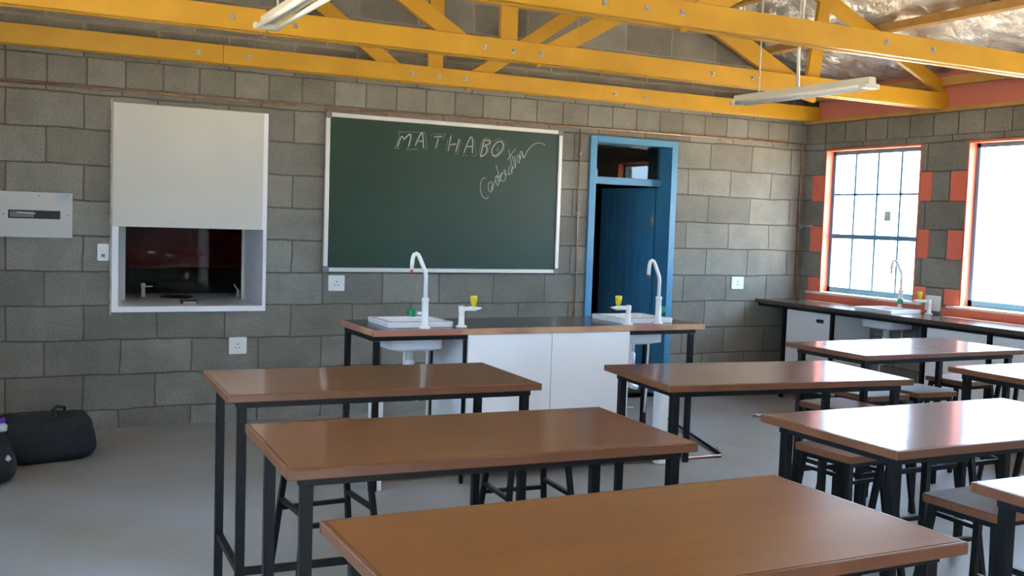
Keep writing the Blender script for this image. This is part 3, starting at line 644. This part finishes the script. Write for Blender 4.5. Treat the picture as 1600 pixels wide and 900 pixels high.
def gas(x, y, z, label, s=1, rz=0):
    t = thing('gas_tap', label, 'gas tap', (x, y, z), rz, 'white gas taps with yellow knobs')
    MB().lathe([(.033, 0), (.033, .008), (.018, .014), (.0165, .085), (.019, .09), (.019, .118), (.012, .122)], n=16).build('column', M['plastic'], t)
    MB().tube([(0, 0, .105), (s*.05, 0, .105), (s*.085, 0, .105), (s*.105, 0, .106), (s*.125, 0, .108)], [.013, .014, .016, .008, .005], 12).build('arm', M['plastic'], t)
    MB().lathe([(.013, .112), (.011, .125), (.016, .132), (.021, .165), (.021, .18), (.012, .182)], (s*.075, 0, 0), 12).build('yellow_knob', M['yellowpl'], t)
    return t
gas(2.315, -2.135, BZ, 'white gas tap with yellow knob right of the left bench sink', 1)
g2 = gas(3.425, -2.185, BZ, 'white gas tap with yellow knob before the right bench sink', -1)
MB().lathe([(.005, 0), (.004, .012)], (-.137, 0, .108), 10, 'x').build('pink_tip', M['redpl'], g2)

# pipes lying on the floor beside the bench
o = tag(MB().tube([(4.64, -.96, .02), (4.25, -2.12, .012)], .011, 8).build('black_pipe', M['steel']), 'black pipe on the floor running back behind the bench', 'pipe')
o = tag(MB().tube([(4.36, -1.95, .010), (4.23, -2.15, .010), (3.3, -2.09, .010), (1.9, -2.00, .010)], .009, 8).build('floor_pipe', M['copper']), 'thin copper pipe along the floor under the demonstration bench', 'pipe')

# ================================================================ LAB TABLES
TW, TD, TH = 1.2005, .602, .891
def make_table(x, y, a, label):
    t = thing('lab_table', label, 'table', (x, y, 0), a, 'brown topped lab tables')
    MB().box(.012, TW-.012, .012, TD-.012, TH-.025, TH).build('table_top', M['wood'], t)
    mb = MB().box(0, TW, 0, .012, TH-.027, TH-.0003).box(0, TW, TD-.012, TD, TH-.027, TH-.0003).box(0, .012, .012, TD-.012, TH-.027, TH-.0003).box(TW-.012, TW, .012, TD-.012, TH-.027, TH-.0003)
    mb.build('edging', M['edge'], t, bevel=.003)
    lx0, lx1, ly0, ly1, r = .062, TW-.045, .065, TD-.065, .0155
    mb = MB()
    for yy in (ly0, ly1): mb.box(lx0-.02, lx1+.02, yy-r, yy+r, TH-.055, TH-.026)
    for xx in (lx0, lx1): mb.box(xx-r, xx+r, ly0+r, ly1-r, TH-.055, TH-.026)
    mb.build('frame', M['steel'], t)
    for xx in (lx0, lx1):
        for yy in (ly0, ly1): MB().box(xx-r, xx+r, yy-r, yy+r, 0, TH-.055).build('leg', M['steel'], t, bevel=.002)
    for xx in (lx0, lx1): MB().box(xx-.011, xx+.011, ly0+r, ly1-r, .235, .26).build('side_rail', M['steel'], t)
    MB().box(lx0+r, lx1-r, ly0-.011, ly0+.011, .235, .26).build('foot_rail', M['steel'], t)
    return t
TABS = [(.602, -3.978, -.049, 'brown lab table in the left column, closest to the fume cupboard wall'),
        (.519, -5.071, -.055, 'brown lab table in the left column, middle of its three'),
        (.464, -6.099, -.012, 'brown lab table filling the bottom centre, nearest the viewer'),
        (2.266, -4.232, -.121, 'brown lab table just in front of the right end of the bench'),
        (2.211, -5.425, -.014, 'brown lab table with strong window glare, second in the middle column'),
        (3.88, -3.695, -.01, 'brown lab table with glare standing before the right wall sink'),
        (3.985, -4.70, -.02, 'brown lab table at the right picture edge, nearest the bright second window'),
        (2.10, -6.355, -.02, 'brown lab table whose corner enters at the lower right picture edge')]
for a in TABS: make_table(*a)

# ================================================================ STOOLS
def make_stool():
    t = thing('wooden_stool', 'x', 'stool', (0, 0, 0), 0, 'brown topped stools with splayed black legs')
    h = .65
    MB().rrect([(0, 0, h-.028, .296, .296, .016), (0, 0, h-.004, .30, .30, .018), (0, 0, h, .292, .292, .016)], 4).build('seat', M['seat'], t)
    MB().slab(-.125, .125, -.125, .125, h-.052, h-.028, [(-.105, .105, -.105, .105)], 'xy').build('seat_frame', M['steel'], t)
    P_ = lambda sx, sy, z: (sx*(.115 + .065*(1-z/h)), sy*(.115 + .065*(1-z/h)), z)
    for sx in (-1, 1):
        for sy in (-1, 1): MB().bar(P_(sx, sy, 0.001), P_(sx, sy, h-.03), .022, .022, (0, 1, 0)).build('leg', M['steel'], t)
    for z, q in ((.285, 0), (.325, 1)):
        for s in (-1, 1):
            a_, b_ = (P_(-1, s, z), P_(1, s, z)) if q == 0 else (P_(s, -1, z), P_(s, 1, z))
            MB().bar(a_, b_, .018, .018).build('foot_rail', M['steel'], t)
    return t
ST = [(1.13, -3.44, .05, 'stool mostly hidden under the left table closest to the fume cupboard'),
      (2.03, -3.52, -.08, 'stool whose legs show between the left column tables, right end'),
      (3.74, -3.68, .04, 'shaded stool between the bench-end table and the table before the wall sink'),
      (4.58, -3.42, -.06, 'stool under the table before the right wall sink, right of its neighbour'),
      (4.20, -3.43, -.05, 'stool tucked under the table before the right wall sink'),
      (5.215, -3.19, .03, 'stool whose brown seat shows right of the table before the wall sink'),
      (2.99, -4.47, .06, 'stool behind the glaring middle table, its legs seen below the left edge'),
      (3.36, -4.55, -.06, 'stool behind the glaring middle table, right of its neighbour stool'),
      (2.83, -5.26, .02, 'stool with brown seat at the front of the glaring middle table'),
      (4.62, -4.30, -.1, 'stool under the right edge table beside the second window'),
      (5.62, -3.35, .2, 'stool standing between the right worktop and the table before the wall sink')]
s0 = make_stool()
for i, (x, y, a, lb) in enumerate(ST):
    o = s0 if i == 0 else dup(s0)
    o.location = (x, y, 0); o.rotation_euler = (0, 0, a); o['label'] = lb

# ================================================================ RIGHT WALL WORKTOP
WX0, WZt = 6.30, .870; SKR = (6.540, -1.36)
t = thing('worktop', 'long brown worktop on black legs along the window wall', 'worktop', (6.56, -3.6, 0))
def L2(mb, name, m, parent=t, **k): return mb.build(name, m, parent, loc=(-6.56, 3.6, 0), **k)
L2(MB().slab(WX0, XR-.008, -7.6, -.003, WZt-.032, WZt, [(SKR[0]-.141, SKR[0]+.141, SKR[1]-.166, SKR[1]+.166)], 'xy'), 'top', M['worktop'])
L2(MB().box(WX0-.008, WX0, -7.6, -.003, WZt-.034, WZt), 'edge_strip', M['worktop'])
L2(MB().box(WX0+.03, WX0+.06, -7.6, -.003, WZt-.062, WZt-.034), 'front_bearer', M['steel'])
for y in (-.355, -.945, -1.915, -2.50, -3.1, -3.9, -4.9, -6.0, -7.3):
    L2(MB().box(WX0+.03, WX0+.058, y-.014, y+.014, 0, WZt-.062), 'leg', M['steel'])
def cupboard(y0, y1, label, handle=True):
    c = thing('base_cupboard', label, 'cupboard', (WX0+.05, (y0+y1)/2, 0), 0, 'white base cupboards under the window worktop')
    h = (y1-y0)/2
    MB().box(.018, .46, -h, h, .10, .806).build('carcass', M['white'], c)
    d = MB().box(.0, .016, -h, h, .105, .804).build('door', M['white'], c, bevel=.003)
    if handle:
        MB().rrect([(0, 0, 0, .085, .032, .015), (0, 0, .006, .085, .032, .015), (0, 0, .006, .070, .020, .009), (0, 0, .002, .068, .018, .008)]).build('handle', M['dark'], d, loc=(0, -h+.13, .735)).rotation_euler = (math.radians(90), 0, math.radians(-90))
        MB().box(-.0045, -.002, -.022, .022, -.006, -.001).build('handle_grip', M['galv'], d, loc=(0, -h+.13, .735))
    return c
cupboard(-.925, -.375, 'white base cupboard with oval black handle in the far right corner')
cupboard(-2.48, -1.935, 'white base cupboard right of the sink bay below the windows', False)
cupboard(-3.08, -2.52, 'white base cupboard at right picture edge under the second window', False)
cupboard(-3.87, -3.12, 'white base cupboard beyond the right picture edge', False)
sink(SKR[0], SKR[1], WZt, 'white lab sink set in the window worktop', math.radians(90))
s3 = swan(6.775, -1.275, WZt, 'white swan neck tap at the window worktop sink, against the bright panes', math.radians(-60))
knob_green(s3, .02, -.10)
gas(6.730, -1.615, WZt, 'white gas tap with yellow knob right of the window worktop sink', -1, math.radians(-60))

# ================================================================ BAGS AND SCRAPS
def blob_bag(name, ctr, dims, ang, seed, m, parent, taper=.85, n=3.2, sag=.04):
    bm = bmesh.new(); g = []; A, B_ = 40, 26
    for i in range(B_+1):
        v = -math.pi/2 + math.pi*i/B_; row = []
        for k in range(A):
            u = 2*math.pi*k/A
            sp = lambda q, e: math.copysign(abs(q)**e, q)
            x = sp(math.cos(v), 2/n)*sp(math.cos(u), 2/n); y = sp(math.cos(v), 2/n)*sp(math.sin(u), 2/n); z = sp(math.sin(v), 2/n)
            f = 1 - (1-taper)*(z+1)/2
            p = Vector((x*dims[0]/2*f, y*dims[1]/2*f, (z+1)/2*dims[2]))
            nn = noise.noise(p*9 + Vector((seed, 0, 0)))*.018 + noise.noise(p*22 + Vector((0, seed, 0)))*.006
            p += Vector((x, y, z*.6)).normalized()*nn if p.z > .01 else Vector()
            p.z -= sag*(1-abs(x))*max(0, z) ; p.z = max(p.z, 0)
            row.append(bm.verts.new(p))
        g.append(row)
    for i in range(B_):
        for k in range(A): bm.faces.new((g[i][k], g[i][(k+1)%A], g[i+1][(k+1)%A], g[i+1][k])).smooth = True
    bmesh.ops.remove_doubles(bm, verts=bm.verts, dist=1e-4)
    bmesh.ops.recalc_face_normals(bm, faces=bm.faces)
    me = bpy.data.meshes.new(name); bm.to_mesh(me); bm.free(); me.materials.append(m)
    o = bpy.data.objects.new(name, me); C.objects.link(o); o.parent = parent; return o
t = thing('duffel_bag', 'slouched black duffel bag on the floor against the left block wall', 'bag', (.20, -.82, 0), math.radians(10))
blob_bag('body', None, (.56, .32, .29), 0, 2.0, M['black_cloth'], t, .92, 5.0, .03)
MB().tube([(.05, -.08, .25), (.03, -.05, .30), (.07, .0, .315), (.12, .03, .30), (.12, .06, .25)], .009, 8).build('handle', M['black_cloth'], t)
MB().tube([(-.22, 0, .27), (-.1, .01, .262), (0, .0, .25), (.1, .01, .262), (.22, 0, .27)], .004, 6).build('zip', M['steel'], t)
t = thing('rucksack', 'dark rucksack half out of view at the lower left edge', 'bag', (-.16, -1.27, 0), math.radians(-10))
blob_bag('body', None, (.44, .32, .28), 0, 8.0, M['black_cloth'], t, .75, 3.0, .0)
MB().box(-.10, .12, -.175, -.15, .06, .19).build('front_pocket', M['black_cloth'], t, bevel=.02)
MB().lathe([(.004, -.02), (.02, 0), (.004, .02)], (.165, -.09, .145), 10).build('buckle', M['clearbag'], t)
t = thing('water_bottle', 'clear plastic bottle with purple cap on top of the dark rucksack', 'bottle', (-.045, -1.27, .272))
MB().lathe([(.02, 0), (.032, .005), (.034, .035), (.018, .05)], n=16).build('bottle_body', M['clearbag'], t)
MB().lathe([(.022, .05), (.024, .052), (.022, .075), (.010, .078)], n=14).build('cap', M['purple'], t)
def scrap(x, y, s, rz, label):
    bm = bmesh.new(); g = []
    for i in range(6):
        row = []
        for j in range(5): p = Vector((s*(i/5-.5), s*.6*(j/4-.5), .004 + .25*s*abs(noise.noise(Vector((i*.7+x, j*.7, 1)))))); row.append(bm.verts.new(p))
        g.append(row)
    for i in range(5):
        for j in range(4): bm.faces.new((g[i][j], g[i+1][j], g[i+1][j+1], g[i][j+1]))
    me = bpy.data.meshes.new('paper_scrap'); bm.to_mesh(me); bm.free(); me.materials.append(M['paper'])
    o = bpy.data.objects.new('paper_scrap', me); C.objects.link(o); o.location = (x, y, 0); o.rotation_euler = (0, 0, rz)
    o.modifiers.new('t', 'SOLIDIFY').thickness = .002; tag(o, label, 'paper scrap', 'paper scraps on the floor')
scrap(5.50, -1.05, .12, .5, 'crumpled white paper scrap on the floor right of the bench')
scrap(4.66, -.43, .08, 1.0, 'small white paper scrap on the floor in the doorway')
# notice stuck on a pane of the first window
t = thing('window_notice', 'faded pictured notice stuck on the first window, third pane across', 'notice', (6.915, -.955, 1.655))
sh = MB().slab(-.11, .11, -.12, .12, .001, .0011, (), 'yz').build('sheet', notice('notice_sheet', (.90, .93, .92)), t)
MB().box(-.0006, 0, -.032, .036, -.03, .055).build('dark_picture', notice('notice_grey', (.30, .33, .32)), t)
MB().box(-.0006, 0, .055, .085, -.05, .07).box(-.0006, 0, -.04, .04, -.085, -.062).build('grey_lines', notice('notice_pale', (.6, .63, .61)), t)
